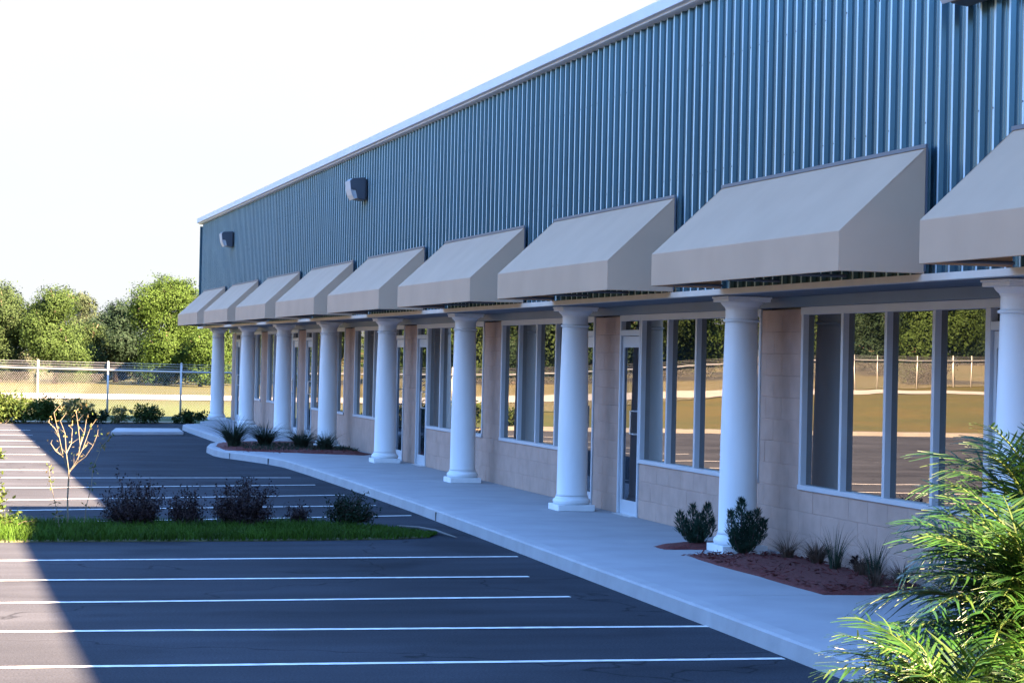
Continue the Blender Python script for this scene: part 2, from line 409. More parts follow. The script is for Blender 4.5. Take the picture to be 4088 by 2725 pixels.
# bottom trim, soffit, flashing
part(MB().box(8.19, 8.30, YN, YF+.04, 2.985, 3.045), 'bottom_trim', M['trimw'])
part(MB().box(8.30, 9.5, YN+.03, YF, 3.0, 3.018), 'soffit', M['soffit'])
part(MB().box(9.20, 9.32, YN+.04, 71.05, 2.885, 2.998), 'flashing', M['beam'])

# columns and storefront
LC = 6.68; Y0 = 17.07
cols_y = [Y0 + LC*i for i in range(9)]
shaft = MB().lathe([(.228,.0),(.214,.03),(.212,.5),(.208,1.0),(.200,1.5),(.190,2.0),(.183,2.32),(.181,2.36)], 40).mesh('shaft', M['col'], True)
cb = MB(); cb.box(-.265,.265,-.265,.265,0,.085); cb.lathe([(.245,.085),(.262,.105),(.268,.13),(.260,.155),(.236,.172),(.228,.185),(.228,.2)], 40)
basem = cb.mesh('column_base', M['col'])
cc = MB(); cc.lathe([(.181,0),(.200,.006),(.207,.018),(.200,.030),(.183,.036),(.181,.05),(.181,.15),(.190,.156),(.190,.168),(.200,.175),(.222,.195),(.236,.215),(.238,.225)], 40)
cc.box(-.25,.25,-.25,.25,.226,.262); cc.box(-.262,.262,-.262,.262,.2625,.285)
capm = cc.mesh('capital', M['col'])
for i, yc in enumerate(cols_y):
    c = partdata('column', shaft, (8.80, yc, .35))
    b = link('column_base', basem, c, (0, 0, -.2)); b2 = link('capital', capm, c, (0, 0, 2.36))
    for oo in (b, b2): bevel(oo, .006)
ZSILL = .94; ZH = 2.80; ZP = .15
CH = .247; BLn = .49
blockmeshes = {}
def block_mesh(w, h=CH):
    k = (round(w, 3), round(h, 3))
    if k not in blockmeshes:
        mb = MB(); g = .0022
        x0, y0, y1, z0, z1 = 0, g, w-g, g, h-g; b = .004
        v = [(b,y0,z0),(b,y1,z0),(b,y1,z1),(b,y0,z1),(0,y0+b,z0+b),(0,y1-b,z0+b),(0,y1-b,z1-b),(0,y0+b,z1-b),
             (.15,y0,z0),(.15,y1,z0),(.15,y1,z1),(.15,y0,z1)]
        f = [(7,6,5,4),(4,5,1,0),(5,6,2,1),(6,7,3,2),(7,4,0,3),(0,1,9,8),(1,2,10,9),(2,3,11,10),(3,0,8,11),(8,9,10,11)]
        mb.add(v, f); blockmeshes[k] = mb.mesh('block', M['block'])
    return blockmeshes[k]
def course_splits(y0, y1, off):
    e = [y0]; y = math.floor(y0/BLn)*BLn + off
    while y < y1 - .10:
        if y > y0 + .10: e.append(y)
        y += BLn
    e.append(y1); return e
stuffblocks = MB()
nblocks = 0
def wall_blocks(y0, y1, rows, near):
    global nblocks
    for r in range(rows):
        e = course_splits(y0, y1, 0 if r % 2 else BLn/2)
        for a, b in zip(e[:-1], e[1:]):
            if near and nblocks < 298:
                partdata('block', block_mesh(b-a), (XW + random.uniform(-.0015, .0015), a, ZP + r*CH)); nblocks += 1
            else:
                stuffblocks.box(XW + random.uniform(-.001, .001), XW+.15, a+.003, b-.003, ZP+r*CH+.003, ZP+(r+1)*CH-.003)
def storefront_window(y0, y1, npane=4):
    mb = MB(); f = .062
    XF, XB = 9.285, 9.42
    mb.box(XF-.012, XB, y0, y1, ZSILL-.055, ZSILL)                 # sill
    mb.box(XF-.006, XB, y0, y1, ZH, 2.885)                         # head
    pw = (y1-y0-f)/npane
    mb.box(XF, XB, y0+.001, y0+f, ZSILL, ZH); mb.box(XF, XB, y1-f, y1-.001, ZSILL, ZH)
    w = part(mb, 'window', M['alu']); bevel(w, .004, 1)
    inv = Matrix.Translation((0, 0, 0))
    for j in range(1, npane):
        yy = y0 + f/2 + pw*j
        o = MB().box(XF+.002, XB-.002, yy-f/2, yy+f/2, ZSILL, ZH).build('mullion', M['alu']); o.parent = w; 
    for j in range(npane):
        a = y0 + f/2 + pw*j + f/2; b = a + pw - f
        o = MB().box(9.352, 9.364, a+.0005, b-.0005, ZSILL+.0005, ZH-.0005).build('pane', M['glass']); o.parent = w
    return w
def storefront_door(y0, y1, handle_near):
    XF, XB = 9.28, 9.42; j = .05
    mb = MB()
    mb.box(XF, XB, y0, y0+j, ZP, ZH); mb.box(XF, XB, y1-j, y1, ZP, ZH)
    mb.box(XF-.004, XB, y0, y1, ZH+.001, 2.885); mb.box(XF+.003, XB-.003, y0+j, y1-j, 2.60, 2.68)
    d = part(mb, 'door', M['alu']); bevel(d, .004, 1)
    a, b = y0+j+.006, y1-j-.006; s = .06
    lm = MB(); X1, X2 = 9.315, 9.36
    lm.box(X1, X2, a, a+s, ZP+.01, 2.592); lm.box(X1, X2, b-s, b, ZP+.01, 2.592)
    lm.box(X1, X2, a+s, b-s, 2.44, 2.592); lm.box(X1, X2, a+s, b-s, ZP+.01, ZP+.20)
    o = lm.build('door_leaf', M['alu']); o.parent = d
    o = MB().box(9.332, 9.342, a+s, b-s, ZP+.2005, 2.4395).build('pane', M['dglass']); o.parent = d
    o = MB().box(9.352, 9.362, y0+j, y1-j, 2.6805, ZH).build('transom_pane', M['dglass']); o.parent = d
    hy = a+s*.5 if handle_near else b-s*.5; sg = 1 if handle_near else -1
    h = MB().tube([(9.315,hy,1.58),(9.245,hy,1.58),(9.245,hy+sg*.17,1.58),(9.245,hy+sg*.17,1.27),(9.245,hy,1.27),(9.315,hy,1.27)], .012, 8)
    o = h.build('door_handle', M['alud']); o.parent = d
    o = MB().box(9.20, 9.42, y0+j, y1-j, .1505, .162).build('threshold', M['alud']); o.parent = d
PW = 1.24
def offs(i): return .02
for i, yc in enumerate(cols_y):
    a, b = yc - PW/2 + .05, yc + PW/2 + .05
    if i == 8: b = 71.0
    wall_blocks(a, b, 11, i <= 4)
for i in range(-1, 8):
    ya = (cols_y[i] if i >= 0 else cols_y[0]-LC) + PW/2 + .05; yb = (cols_y[i+1] if i >= 0 else cols_y[0]) - PW/2 + .05
    if i % 2 == 0:      # door at the near end of the bay
        storefront_door(ya, ya+.92, False); storefront_window(ya+.921, yb); wall_blocks(ya+.921, yb, 3, 0 <= i <= 3)
    else:
        storefront_door(yb-.92, yb, True); storefront_window(ya, yb-.921); wall_blocks(ya, yb-.921, 3, 0 <= i <= 3)
wall_blocks(YN+.1, cols_y[0]-LC+PW/2+.05, 11, False)
o = part(stuffblocks, 'block_wall', M['block']); o['kind'] = 'stuff'
# mortar backing seen in the joints, behind sill walls and piers
for i in range(-1, 9):
    yc = cols_y[0] + LC*i
    part(MB().box(9.305, 9.45, yc-PW/2+.052 if i >= 0 else YN+.11, yc+PW/2+.048 if i < 8 else 70.99, .15, 2.866), 'mortar', M['mortar'])
    if i < 8: part(MB().box(9.305, 9.45, yc+PW/2+.05+(.925 if i % 2 == 0 else 0.002), yc+LC-PW/2+.05-(.925 if i % 2 else .002), .15, ZSILL-.057), 'mortar', M['mortar'])
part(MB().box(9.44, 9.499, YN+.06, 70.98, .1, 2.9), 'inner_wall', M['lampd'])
# far end wall of the ground floor
part(MB().box(9.47, 29.8, 71.001, 71.02, 0, 3.0), 'end_wall', M['block'])

# ------------------------------------------------------------------ awnings
AW = dict(Xf=7.42, Xb=8.205, z0=3.05, z1=3.39, z2=4.12)
def awning_meshes(L):
    t = .018; mb = MB()
    def shell(Xf, Xb, z0, z1, z2, y0, y1):
        return [(Xf,y0,z0),(Xf,y0,z1),(Xb,y0,z2),(Xb,y0,z0),(Xf,y1,z0),(Xf,y1,z1),(Xb,y1,z2),(Xb,y1,z0)]
    v = shell(AW['Xf'], AW['Xb'], AW['z0'], AW['z1'], AW['z2'], 0, L)
    f = [(0,4,5,1),(1,5,6,2),(0,1,2,3),(4,7,6,5)]
    mb.add(v, [tuple(reversed(q)) for q in f])
    vi = shell(AW['Xf']+t, AW['Xb'], AW['z0'], AW['z1']-t*.4, AW['z2']-t*1.4, t, L-t)
    b = len(mb.v); mb.add(vi, f)
    for q in [(0,4),(4,7),(3,0)]:
        a, c = q; mb.f.append((a, c, b+c, b+a)); mb.mi.append(0)
    for a, c in [(2,6),(3,2),(6,7)]:
        mb.f.append((a, c, b+c, b+a)); mb.mi.append(0)
    can = mb.mesh('canopy', M['awn'])
    tr = MB().box(AW['Xb']-.012, AW['Xb']+.012, -.02, L+.02, AW['z2']+.001, AW['z2']+.035)
    tr.box(AW['Xb']-.004, AW['Xb']+.008, -.026, -.001, AW['z0']+.02, AW['z2']); trm = tr.mesh('mounting_rail', M['awnf'])
    fr = MB()
    for yy in (.05, L*.33, L*.66, L-.05):
        fr.tube([(AW['Xb'],yy,AW['z0']+.03),(AW['Xf']+.04,yy,AW['z0']+.03),(AW['Xf']+.04,yy,AW['z1']-.03),(AW['Xb'],yy,AW['z2']-.05)], .014, 6)
    fr.tube([(AW['Xf']+.04,.03,AW['z0']+.03),(AW['Xf']+.04,L-.03,AW['z0']+.03)], .014, 6)
    return can, trm, fr.mesh('frame', M['awnf'])
LA = 5.08
am = awning_meshes(LA)
ORD = ['cut off by the right edge of the view', 'largest fully visible one, above the window beside the front shrubs', 'third from the right, above the glass door with the pull handle',
       'fourth from the right, above the fourth column', 'fifth from the right, in the middle of the row', 'fifth from the far corner, below the nearer of the two small lamps',
       'third from the far corner of the building', 'second from the far corner of the building', 'last one, overhanging the far corner of the building']
for k in range(9):
    e = empty('awning', (0, 11.04 + LC*k, 0)); tag(e, 'taupe canvas awning, ' + ORD[k], 'awning', 'taupe awnings along the facade')
    for me, nm in zip(am, ('canopy', 'mounting_rail', 'frame')):
        o = link(nm, me, e)
        if nm == 'canopy': bevel(o, .006, 2)

# wall lamps
def wall_lamp(y, z, lab, w=.62):
    e = empty('wall_lamp', (8.225, y, z)); tag(e, lab, 'wall lamp', 'wall lamps on the metal siding')
    hs = MB(); h = .44
    p = [(0,h),(-.27,h-.02),(-.31,h-.06),(-.29,.20),(-.20,.19),(-.16,.02),(0,.0)]
    n = len(p); v = [(x, -w/2, zz) for x, zz in p] + [(x, w/2, zz) for x, zz in p]
    hs.add(v, [tuple(range(n)), tuple(range(2*n-1, n-1, -1))] + [(i, n+i, n+(i+1) % n, (i+1) % n) for i in range(n)])
    bevel(hs.build('housing', M['lampd'], e), .012)
    ls = MB(); q = [(-.165,.035),(-.204,.186),(-.288,.196),(-.262,.10),(-.215,.02)]
    n = len(q); v = [(x, -w/2+.02, zz) for x, zz in q] + [(x, w/2-.02, zz) for x, zz in q]
    ls.add(v, [tuple(range(n)), tuple(range(2*n-1, n-1, -1))] + [(i, n+i, n+(i+1) % n, (i+1) % n) for i in range(n)])
    ls.build('lens', M['lampl'], e)
    fp = MB().add([(-.275,-w/2-.004,h-.035),(-.313,-w/2-.004,h-.07),(-.293,-w/2-.004,.21),(-.225,-w/2-.004,.02),(-.275,w/2+.004,h-.035),(-.313,w/2+.004,h-.07),(-.293,w/2+.004,.21),(-.225,w/2+.004,.02)],[])
    fp = MB()
    a = [(-.316,h-.07),(-.298,.20),(-.268,.095),(-.218,.012)]; b = [(x-.012, zz) for x, zz in a]
    vv = []
    for yy in (-w/2-.006, w/2+.006):
        vv += [(x, yy, zz) for x, zz in a] + [(x, yy, zz) for x, zz in b]
    ff = []
    for i in range(3):
        ff += [(i, i+1, 4+i+1, 4+i), (8+i+1, 8+i, 12+i, 12+i+1), (4+i, 4+i+1, 12+i+1, 12+i), (i+1, i, 8+i, 8+i+1)]
    ff += [(0,4,12,8), (3,11,15,7)]
    fp.add(vv, ff); fp.build('lamp_front', M['lampf'], e)
    bp = MB().box(-.004, .03, -w/2+.05, w/2-.05, .03, h-.03); bp.build('back_plate', M['lampd'], e)
wall_lamp(43.6, 5.29, 'dark wedge shaped wall lamp with pale front, above the middle of the awning row', .50)
wall_lamp(63.4, 5.22, 'small dark wall lamp nearest the far corner of the building', .44)
wall_lamp(16.7, 5.22, 'dark wall lamp cut off by the top edge of the view', .62)

# ------------------------------------------------------------------ vegetation helpers
def rotrand(n, rng):
    q = rng.normal(size=(n, 3)); q /= np.linalg.norm(q, axis=1)[:, None]; return q
def leaf_quads(P, size, rng, aspect=.5, updir=.25, dirs=None, N=None):
    n = len(P); d = rotrand(n, rng) if dirs is None else dirs + .5*rotrand(n, rng)
    d[:, 2] += updir*0; d /= np.linalg.norm(d, axis=1)[:, None]
    nrm = rotrand(n, rng); nrm[:, 2] = np.abs(nrm[:, 2]) + .4
    if N is not None:
        nrm = N/ (np.linalg.norm(N, axis=1)[:, None]+1e-9); d = d - nrm*(d*nrm).sum(1)[:, None]; d /= np.linalg.norm(d, axis=1)[:, None]+1e-9
    s = np.cross(d, nrm); s /= np.linalg.norm(s, axis=1)[:, None] + 1e-9
    L = size*(.6 + .8*rng.random(n))[:, None]; W = L*aspect*.5
    a = P; c = P + d*L; m = P + d*L*.45
    V = np.stack([a, m + s*W, c, m - s*W], 1).reshape(-1, 3)
    F = np.arange(4*n).reshape(n, 4)
    return V, F
def crown_points(blobs, n, rng, clump=.16, per=24, flat=1.0, norm=False):
    tot = sum(b[3]**2 for b in blobs); out = []; NN = []
    for (x, y, z, r) in blobs:
        k = max(1, int(n*r*r/tot/per))
        d = rotrand(k, rng); rr = r*(.35 + .65*rng.random(k)**.45)*(1 + .16*rng.normal(size=k))
        C = np.array([x, y, z]) + d*rr[:, None]*np.array([1, 1, flat])
        spread = clump*r*(.6 + .8*rng.random(k))
        P = np.repeat(C, per, 0) + rng.normal(size=(k*per, 3))*np.repeat(spread, per)[:, None]*np.array([1, 1, .7])
        nn = np.repeat(d, per, 0) + .38*rng.normal(size=(k*per, 3)); NN.append(nn); out.append(P)
    P = np.concatenate(out); N = np.concatenate(NN)
    return (P, N) if norm else P
def tree_parts(blobs, trunk_h, tr, n, leaf, seed, per=24):
    rng = np.random.default_rng(seed); rd = random.Random(seed)
    P, N = crown_points(blobs, n, rng, per=per, norm=True); ok = P[:, 2] > .15; P = P[ok]; N = N[ok]
    V, F = leaf_quads(P, leaf, rng, .6, N=N)
    t = MB()
    pts = [(0, 0, -.1), (rd.uniform(-.08,.08), rd.uniform(-.08,.08), trunk_h*.5), (rd.uniform(-.15,.15), rd.uniform(-.15,.15), trunk_h)]
    t.tube(pts, [tr*1.3, tr, tr*.8], 8)
    for (x, y, z, r) in blobs:
        s = Vector(pts[2]) if z > trunk_h else Vector(pts[1]); e = Vector((x, y, z)); mid = s.lerp(e, .5) + Vector((rd.uniform(-.2,.2), rd.uniform(-.2,.2), .15))
        t.tube([s, mid, e], [tr*.6, tr*.4, tr*.12], 6)
        for q in range(3):
            d = Vector((rd.gauss(0,1), rd.gauss(0,1), rd.gauss(.3,1))).normalized()*r*.9
            t.tube([mid.lerp(e, .6), e + d*.5, e + d], [tr*.25, tr*.15, tr*.05], 5)
    return V, F, t
def place_tree(name, loc, blobs, trunk_h, tr, n, leaf, m, seed, label, group=None, per=20):
    n = int(n*3.4); leaf *= .78
    V, F, t = tree_parts(blobs, trunk_h, tr, n, leaf, seed, per)
    e = empty(name, loc); tag(e, label, 'tree', group)
    t.build('trunk', M['bark'], e, True); link('crown', npmesh('crown', V, F, m), e); return e
def rblobs(seed, R, top, low=.6, n=9):
    rd = random.Random(seed); o = []
    for i in range(n):
        z = low + (top-low)*(i+.5)/n; w = math.sin(math.pi*min(1, .18 + .82*(1-(z-low)/(top-low+.01))*1.0))
        w = (1-((z-(low+top)*.42)/((top-low)*.66))**2); w = max(.15, w)
        a = rd.uniform(0, 6.28); rr = R*w*.55
        r = R*(.34 + .16*rd.random())*(.6+.5*w)
        z = min(z, top - r*.8)
        o.append((rr*math.cos(a), rr*math.sin(a), z, r))
    o.append((rd.uniform(-.3,.3), rd.uniform(-.3,.3), top-R*.42, R*.40))
    o.append((0, 0, (low+top)*.45, R*.6))
    return o
GT = 'trees beyond the meadow'
def T(X, Y): return (X, Y, float(terr(X, Y)))
place_tree('broadleaf_tree', T(4.6,152), rblobs(1,3.0,6.3,.5), 1.6,.16,15000,.17,M['leafB'],1,'mid green bushy tree at the left edge of the view behind the chain link fence',GT)
place_tree('broadleaf_tree', T(8.1,150), rblobs(2,2.7,6.05,.4), 1.5,.15,15000,.16,M['leafA'],2,'dense round tree with fresh green leaves, left of the small hazy tree',GT)
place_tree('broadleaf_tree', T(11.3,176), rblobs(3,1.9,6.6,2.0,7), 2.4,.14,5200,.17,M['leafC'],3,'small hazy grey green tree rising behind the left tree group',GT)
place_tree('broadleaf_tree', T(10.4,157), rblobs(14,2.2,4.0,.2), 1.0,.12,9000,.16,M['leafB'],14,'low green tree filling the dip between the two tree groups',GT)
place_tree('broadleaf_tree', T(12.9,161), rblobs(4,2.9,5.4,.2), 1.4,.16,15000,.17,M['leafD'],4,'dark shaded tree left of the tall sunlit tree',GT)  # shade beside the sunlit tree is deepened by the dark leaf colour
place_tree('broadleaf_tree', T(15.4,151), rblobs(5,3.1,7.1,.5,10), 1.8,.18,20000,.17,M['leafE'],5,'tall sunlit yellow green tree beside the far corner of the building',GT)
place_tree('broadleaf_tree', T(19.3,156), rblobs(6,3.2,6.7,.5,10), 1.8,.18,16000,.17,M['leafA'],6,'green tree half hidden behind the far end of the building',GT)
place_tree('broadleaf_tree', T(17.2,147), rblobs(15,1.9,3.6,.3), 1.0,.12,8000,.16,M['leafE'],15,'low bright bushy tree at the foot of the tall sunlit tree',GT)
# the wood that continues to the left: seen in the window panes
protos = []
for i, (R, top, mm) in enumerate([(3.6,7.6,'leafB'),(3.2,6.6,'leafD'),(4.0,8.6,'leafB'),(2.8,6.0,'leafA')]):
    protos.append(place_tree('broadleaf_tree', T(-6-9*i, 150), rblobs(20+i,R,top,.4,10), 1.8,.18,13000,.2,M[mm],20+i,'leafy tree of the wood reflected in the window panes','reflected trees'))
rd = random.Random(5)
for q in range(30):
    c = copy_tree(protos[q % 4]); X = -1 - 4.1*q*0.9 + rd.uniform(-1.5, 1.5); Y = rd.uniform(128, 172)
    c.location = T(X, Y); c.rotation_euler = (0, 0, rd.uniform(0, 6.28)); s = rd.uniform(.9, 1.35); c.scale = (s, s, s)
# far-off wood closing the horizon
rng = np.random.default_rng(77)
wx = rng.uniform(-230, 60, 2600); wy = rng.uniform(183, 205, 2600); wz = terr(wx, wy) + rng.random(2600)**.8*3.4
P = np.repeat(np.stack([wx, wy, wz], 1), 16, 0) + rng.normal(size=(2600*16, 3))*.5
V, F = leaf_quads(P, .42, rng); w_ = link('distant_wood', npmesh('distant_wood', V, F, M['leafB'])); tag(w_, 'low dark green wood closing the horizon behind the trees', 'wood', kind='stuff')

# tall unseen wood, added left of the lot to darken the siding reflections
rng = np.random.default_rng(78); tt = rng.random(1500)
wx = -16 - 50*tt + rng.normal(size=1500)*3; wy = -42 + 62*tt + rng.normal(size=1500)*3; wz = 14*rng.random(1500)**.85*(.75+.25*np.sin(tt*40)**2)
P = np.repeat(np.stack([wx, wy, wz], 1), 14, 0) + rng.normal(size=(1500*14, 3))*.9
V, F = leaf_quads(P, .9, rng); w_ = link('distant_wood', npmesh('distant_wood', V, F, M['leafD'])); tag(w_, 'unseen tall dark wood, added left of the lot to darken the siding ribs', 'wood', kind='stuff')

# ------------------------------------------------------------------ chain link fence
fe = empty('chain_link_fence', (8.15, 75.0, 0)); tag(fe, 'galvanised chain link fence with top rail and barbed wire crossing the meadow', 'fence')
path = [(-95,136)]
def fl(X): return 75.0 + max(0, (8.15-X))*1.02
posts = []
X = 8.15; 
while X > -70: posts.append((X, 75.0 + (8.15-X)*1.0)); X -= 2.22
posts = posts[::-1]; X = 11.2
while X < 30: posts.append((X, 75.0)); X += 3.05
def frel(p): return Vector(p) - Vector((8.15, 75.0, 0))
pm = MB().tube([(0,0,-.05),(0,0,1.84)], .034, 8).lathe([(.038,1.84),(.03,1.87),(.004,1.885)], 8).mesh('post', M['galv'], True)
zr = lambda X, Y: float(terr(X, Y))
for (X, Y) in posts:
    o = link('post', pm, fe); o.location = frel((X, Y, zr(X, Y)))
tp = [frel((X, Y, zr(X, Y)+1.58)) for X, Y in posts]
MB().tube(tp, .036, 6).build('top_rail', M['galv'], fe)
for dz in (.09, .17, .25):
    MB().tube([p + Vector((0, 0, dz)) for p in tp], .007, 4).build('barbed_wire', M['galv'], fe)
mv = []
mbw = MB()
def on_path(s):
    for (a, b, l) in segs:
        if s <= l: return a.lerp(b, s/l if l else 0)
        s -= l
    return segs[-1][1]
segs = []
for a, b in zip(posts[:-1], posts[1:]):
    A = Vector((a[0], a[1], zr(*a))); Bv = Vector((b[0], b[1], zr(*b))); segs.append((A, Bv, (Bv-A).length))
tot = sum(s[2] for s in segs)
cum = np.concatenate([[0], np.cumsum([s[2] for s in segs])]); PX = np.array([p[0] for p in posts]); PY = np.array([p[1] for p in posts]); PZ = np.array([zr(*p) for p in posts])
s0 = np.arange(0, tot-1.7, .10)
def strip(sa, sb, r):
    A = np.stack([np.interp(sa, cum, PX), np.interp(sa, cum, PY), np.interp(sa, cum, PZ)+.04], 1)
    Bq = np.stack([np.interp(sb, cum, PX), np.interp(sb, cum, PY), np.interp(sb, cum, PZ)+1.56], 1)
    Vs = []; Fs = []
    tri = [(0,0,r),(r*.7,r*.7,-r*.5),(-r*.7,-r*.7,-r*.5)]
    n = len(A); V = np.concatenate([A + np.array(t) for t in tri] + [Bq + np.array(t) for t in tri])
    idx = np.arange(n); F = []
    for a, b in ((0,1),(1,2),(2,0)): F.append(np.stack([idx+a*n, idx+b*n, idx+(3+b)*n, idx+(3+a)*n], 1))
    return V, np.concatenate(F)
V1, F1 = strip(s0, s0+1.5, .0038); V2, F2 = strip(s0+1.5, s0, .0025)
o = link('wire_mesh', npmesh('wire_mesh', np.concatenate([V1, V2]) - np.array([8.15, 75, 0]), np.concatenate([F1, F2+len(V1)]), M['galv']), fe); o['kind'] = 'stuff'

# ------------------------------------------------------------------ shrubs along the lot edge
def shrub(name, loc, blobs, n, leaf, mats, seed, label, group=None, stems=8, stemmat='dtwig', per=14, aspect=.55, cat='shrub', h=None):
    rng = np.random.default_rng(seed); rd = random.Random(seed)
    P = crown_points(blobs, n, rng, clump=.22, per=per); P = P[P[:, 2] > .02]
    V, F = leaf_quads(P, leaf, rng, aspect)
    e = empty(name, loc); tag(e, label, cat, group)
    mats = mats if isinstance(mats, list) else [mats]
    mi = rng.integers(0, len(mats), len(F)) if len(mats) > 1 else None
    link('foliage', npmesh('foliage', V, F, [M[k] for k in mats], mi=mi), e)
    st = MB()
    for k in range(stems):
        b = blobs[k % len(blobs)]; d = rotrand(1, rng)[0]; tip = Vector(b[:3]) + Vector(d)*b[3]*.9; tip.z = max(tip.z, .1)
        base = Vector((tip.x*.25, tip.y*.25, -.01)); mid = base.lerp(tip, .5) + Vector((rd.uniform(-.03,.03), rd.uniform(-.03,.03), .05))
        st.tube([base, mid, tip], [.012*b[3]*2+.003, .007*b[3]*2+.002, .002], 5)
    st.build('stem', M[stemmat], e); return e
GH = 'shrubs along the far edge of the lot'
def low(w, h, n, seed):
    rd = random.Random(seed); return [(rd.uniform(-w, w), rd.uniform(-.3, .3), rd.uniform(.3, .7)*h, h*rd.uniform(.32, .5)) for _ in range(n)]
shrub('shrub', (2.5,69.6,0), low(.55,.85,8,1), 3200, .11, ['weed','leafA'], 31, 'large leafy green shrub at the left edge, by the end of the lot', GH)
shrub('shrub', (3.4,69.9,0), low(.35,.75,6,2), 2200, .10, ['weed','leafE'], 32, 'broad leaved shrub just right of the large leafy shrub', GH)
shrub('weed', (4.35,69.9,0), low(.45,.75,6,3), 1900, .08, ['straw','weed'], 33, 'tall yellowish dry weed between the leafy shrubs and the dark bush', GH, cat='weed', stems=16, stemmat='twig')
shrub('shrub', (5.1,70.0,0), low(.3,.42,5,4), 1400, .08, ['leafD','leafB'], 34, 'low dark green bush in the shade of the building', GH)
shrub('weed', (5.75,70.3,0), low(.25,.5,4,5), 900, .07, ['straw','weed'], 35, 'small straw coloured weed right of the low dark bush', GH, cat='weed', stems=12, stemmat='twig')
shrub('shrub', (6.75,70.7,0), low(.32,.62,5,6), 1500, .09, ['weed','leafB'], 36, 'open green shrub with bare stems below the middle fence post', GH, stems=14, stemmat='twig')
shrub('shrub', (8.0,71.2,0), low(.42,.45,6,7), 1600, .08, ['leafB','leafA'], 37, 'low spreading green shrub beside the farthest column', GH)
shrub('weed', (1.2,69.5,0), low(.5,.7,5,8), 1500, .1, ['weed','leafB'], 38, 'green weeds beyond the left frame edge by the lot', GH, cat='weed')
# dry mulch strip between the shrubs
tag(MB().prism([(1.0,69.1),(8.2,71.6),(8.2,72.3),(1.0,70.4)], -.02, .03).build('dry_strip', mat('dry earth', (.26,.20,.13), .95, .3, 6, bump=.5, bscale=20)), kind='structure')

# ------------------------------------------------------------------ island in the lot
def island_edge(n=26):
    top = [(-9,29.15),(0,29.15),(3,29.2),(5,29.2),(5.8,28.9),(6.15,28.45),(6.25,27.9),(6.1,27.45)]
    bot = [(5.6,27.2),(4,26.95),(2,26.85),(0,26.75),(-9,26.6)]
    return top, bot
tp_, bt_ = island_edge()
poly = tp_ + bt_
iso = MB().prism(list(reversed(poly)), -.03, .018).build('island', mat('island soil', (.06,.065,.03), .95, .3, 8, bump=.4, bscale=30)); tag(iso, kind='structure')
MB().tube([(6.02,29.0,.035),(6.22,28.6,.045),(6.33,28.1,.045),(6.36,27.6,.035),(6.42,27.3,.02)], [.008,.012,.014,.012,.006], 6).build('island_kerb', M['oldkerb'], iso)
def blades(P, h, w, rng, lean=.35, seg=2, dirs=None):
    n = len(P); a = rng.random(n)*6.283; d = np.stack([np.cos(a), np.sin(a), np.zeros(n)], 1) if dirs is None else dirs
    hh = (h*(.55 + .7*rng.random(n)))[:, None] if np.isscalar(h) else np.asarray(h)[:, None]
    s = np.stack([-d[:, 1], d[:, 0], np.zeros(n)], 1)
    s = s + .6*rng.normal(size=(n, 3))*np.array([1, 1, 0]); s /= np.linalg.norm(s, axis=1)[:, None]
    ln = (lean*(.3 + rng.random(n)))[:, None]
    rows = []
    for k in range(seg+1):
        t = k/seg; c = P + np.array([0, 0, 1])*hh*(t - .35*ln*t*t) + d*hh*ln*t*t*1.1
        ww = w*(1-t*.93)*(1 if k else .8)
        rows.append(c - s*ww); rows.append(c + s*ww)
    V = np.stack(rows, 1).reshape(-1, 3); m = 2*(seg+1)
    F = np.concatenate([np.stack([np.arange(n)*m+2*k, np.arange(n)*m+2*k+1, np.arange(n)*m+2*k+3, np.arange(n)*m+2*k+2], 1) for k in range(seg)])
    return V, F
rng = np.random.default_rng(3)
n = 34000; gxp = rng.uniform(-6, 6.3, n); lo = np.interp(gxp, [-9,0,2,4,5.6,6.1,6.3], [26.57,26.72,26.82,26.92,27.17,27.41,27.9]); hi = np.interp(gxp, [-9,3,5,5.8,6.15,6.3], [29.12,29.15,29.15,28.85,28.4,27.95])
gyp = lo + (hi-lo)*rng.random(n); taper = np.interp(gxp, [-6,.5,1.3,4.8,6.2], [1.5,1.35,1,.95,.3])
V, F = blades(np.stack([gxp, gyp, np.full(n, .01)], 1), .145*taper*(.5+.8*rng.random(n)), .010, rng, .6)
o = link('grass', npmesh('grass', V, F, M['turf'])); tag(o, 'strip of green grass growing on the island in the parking lot', 'grass', kind='stuff')

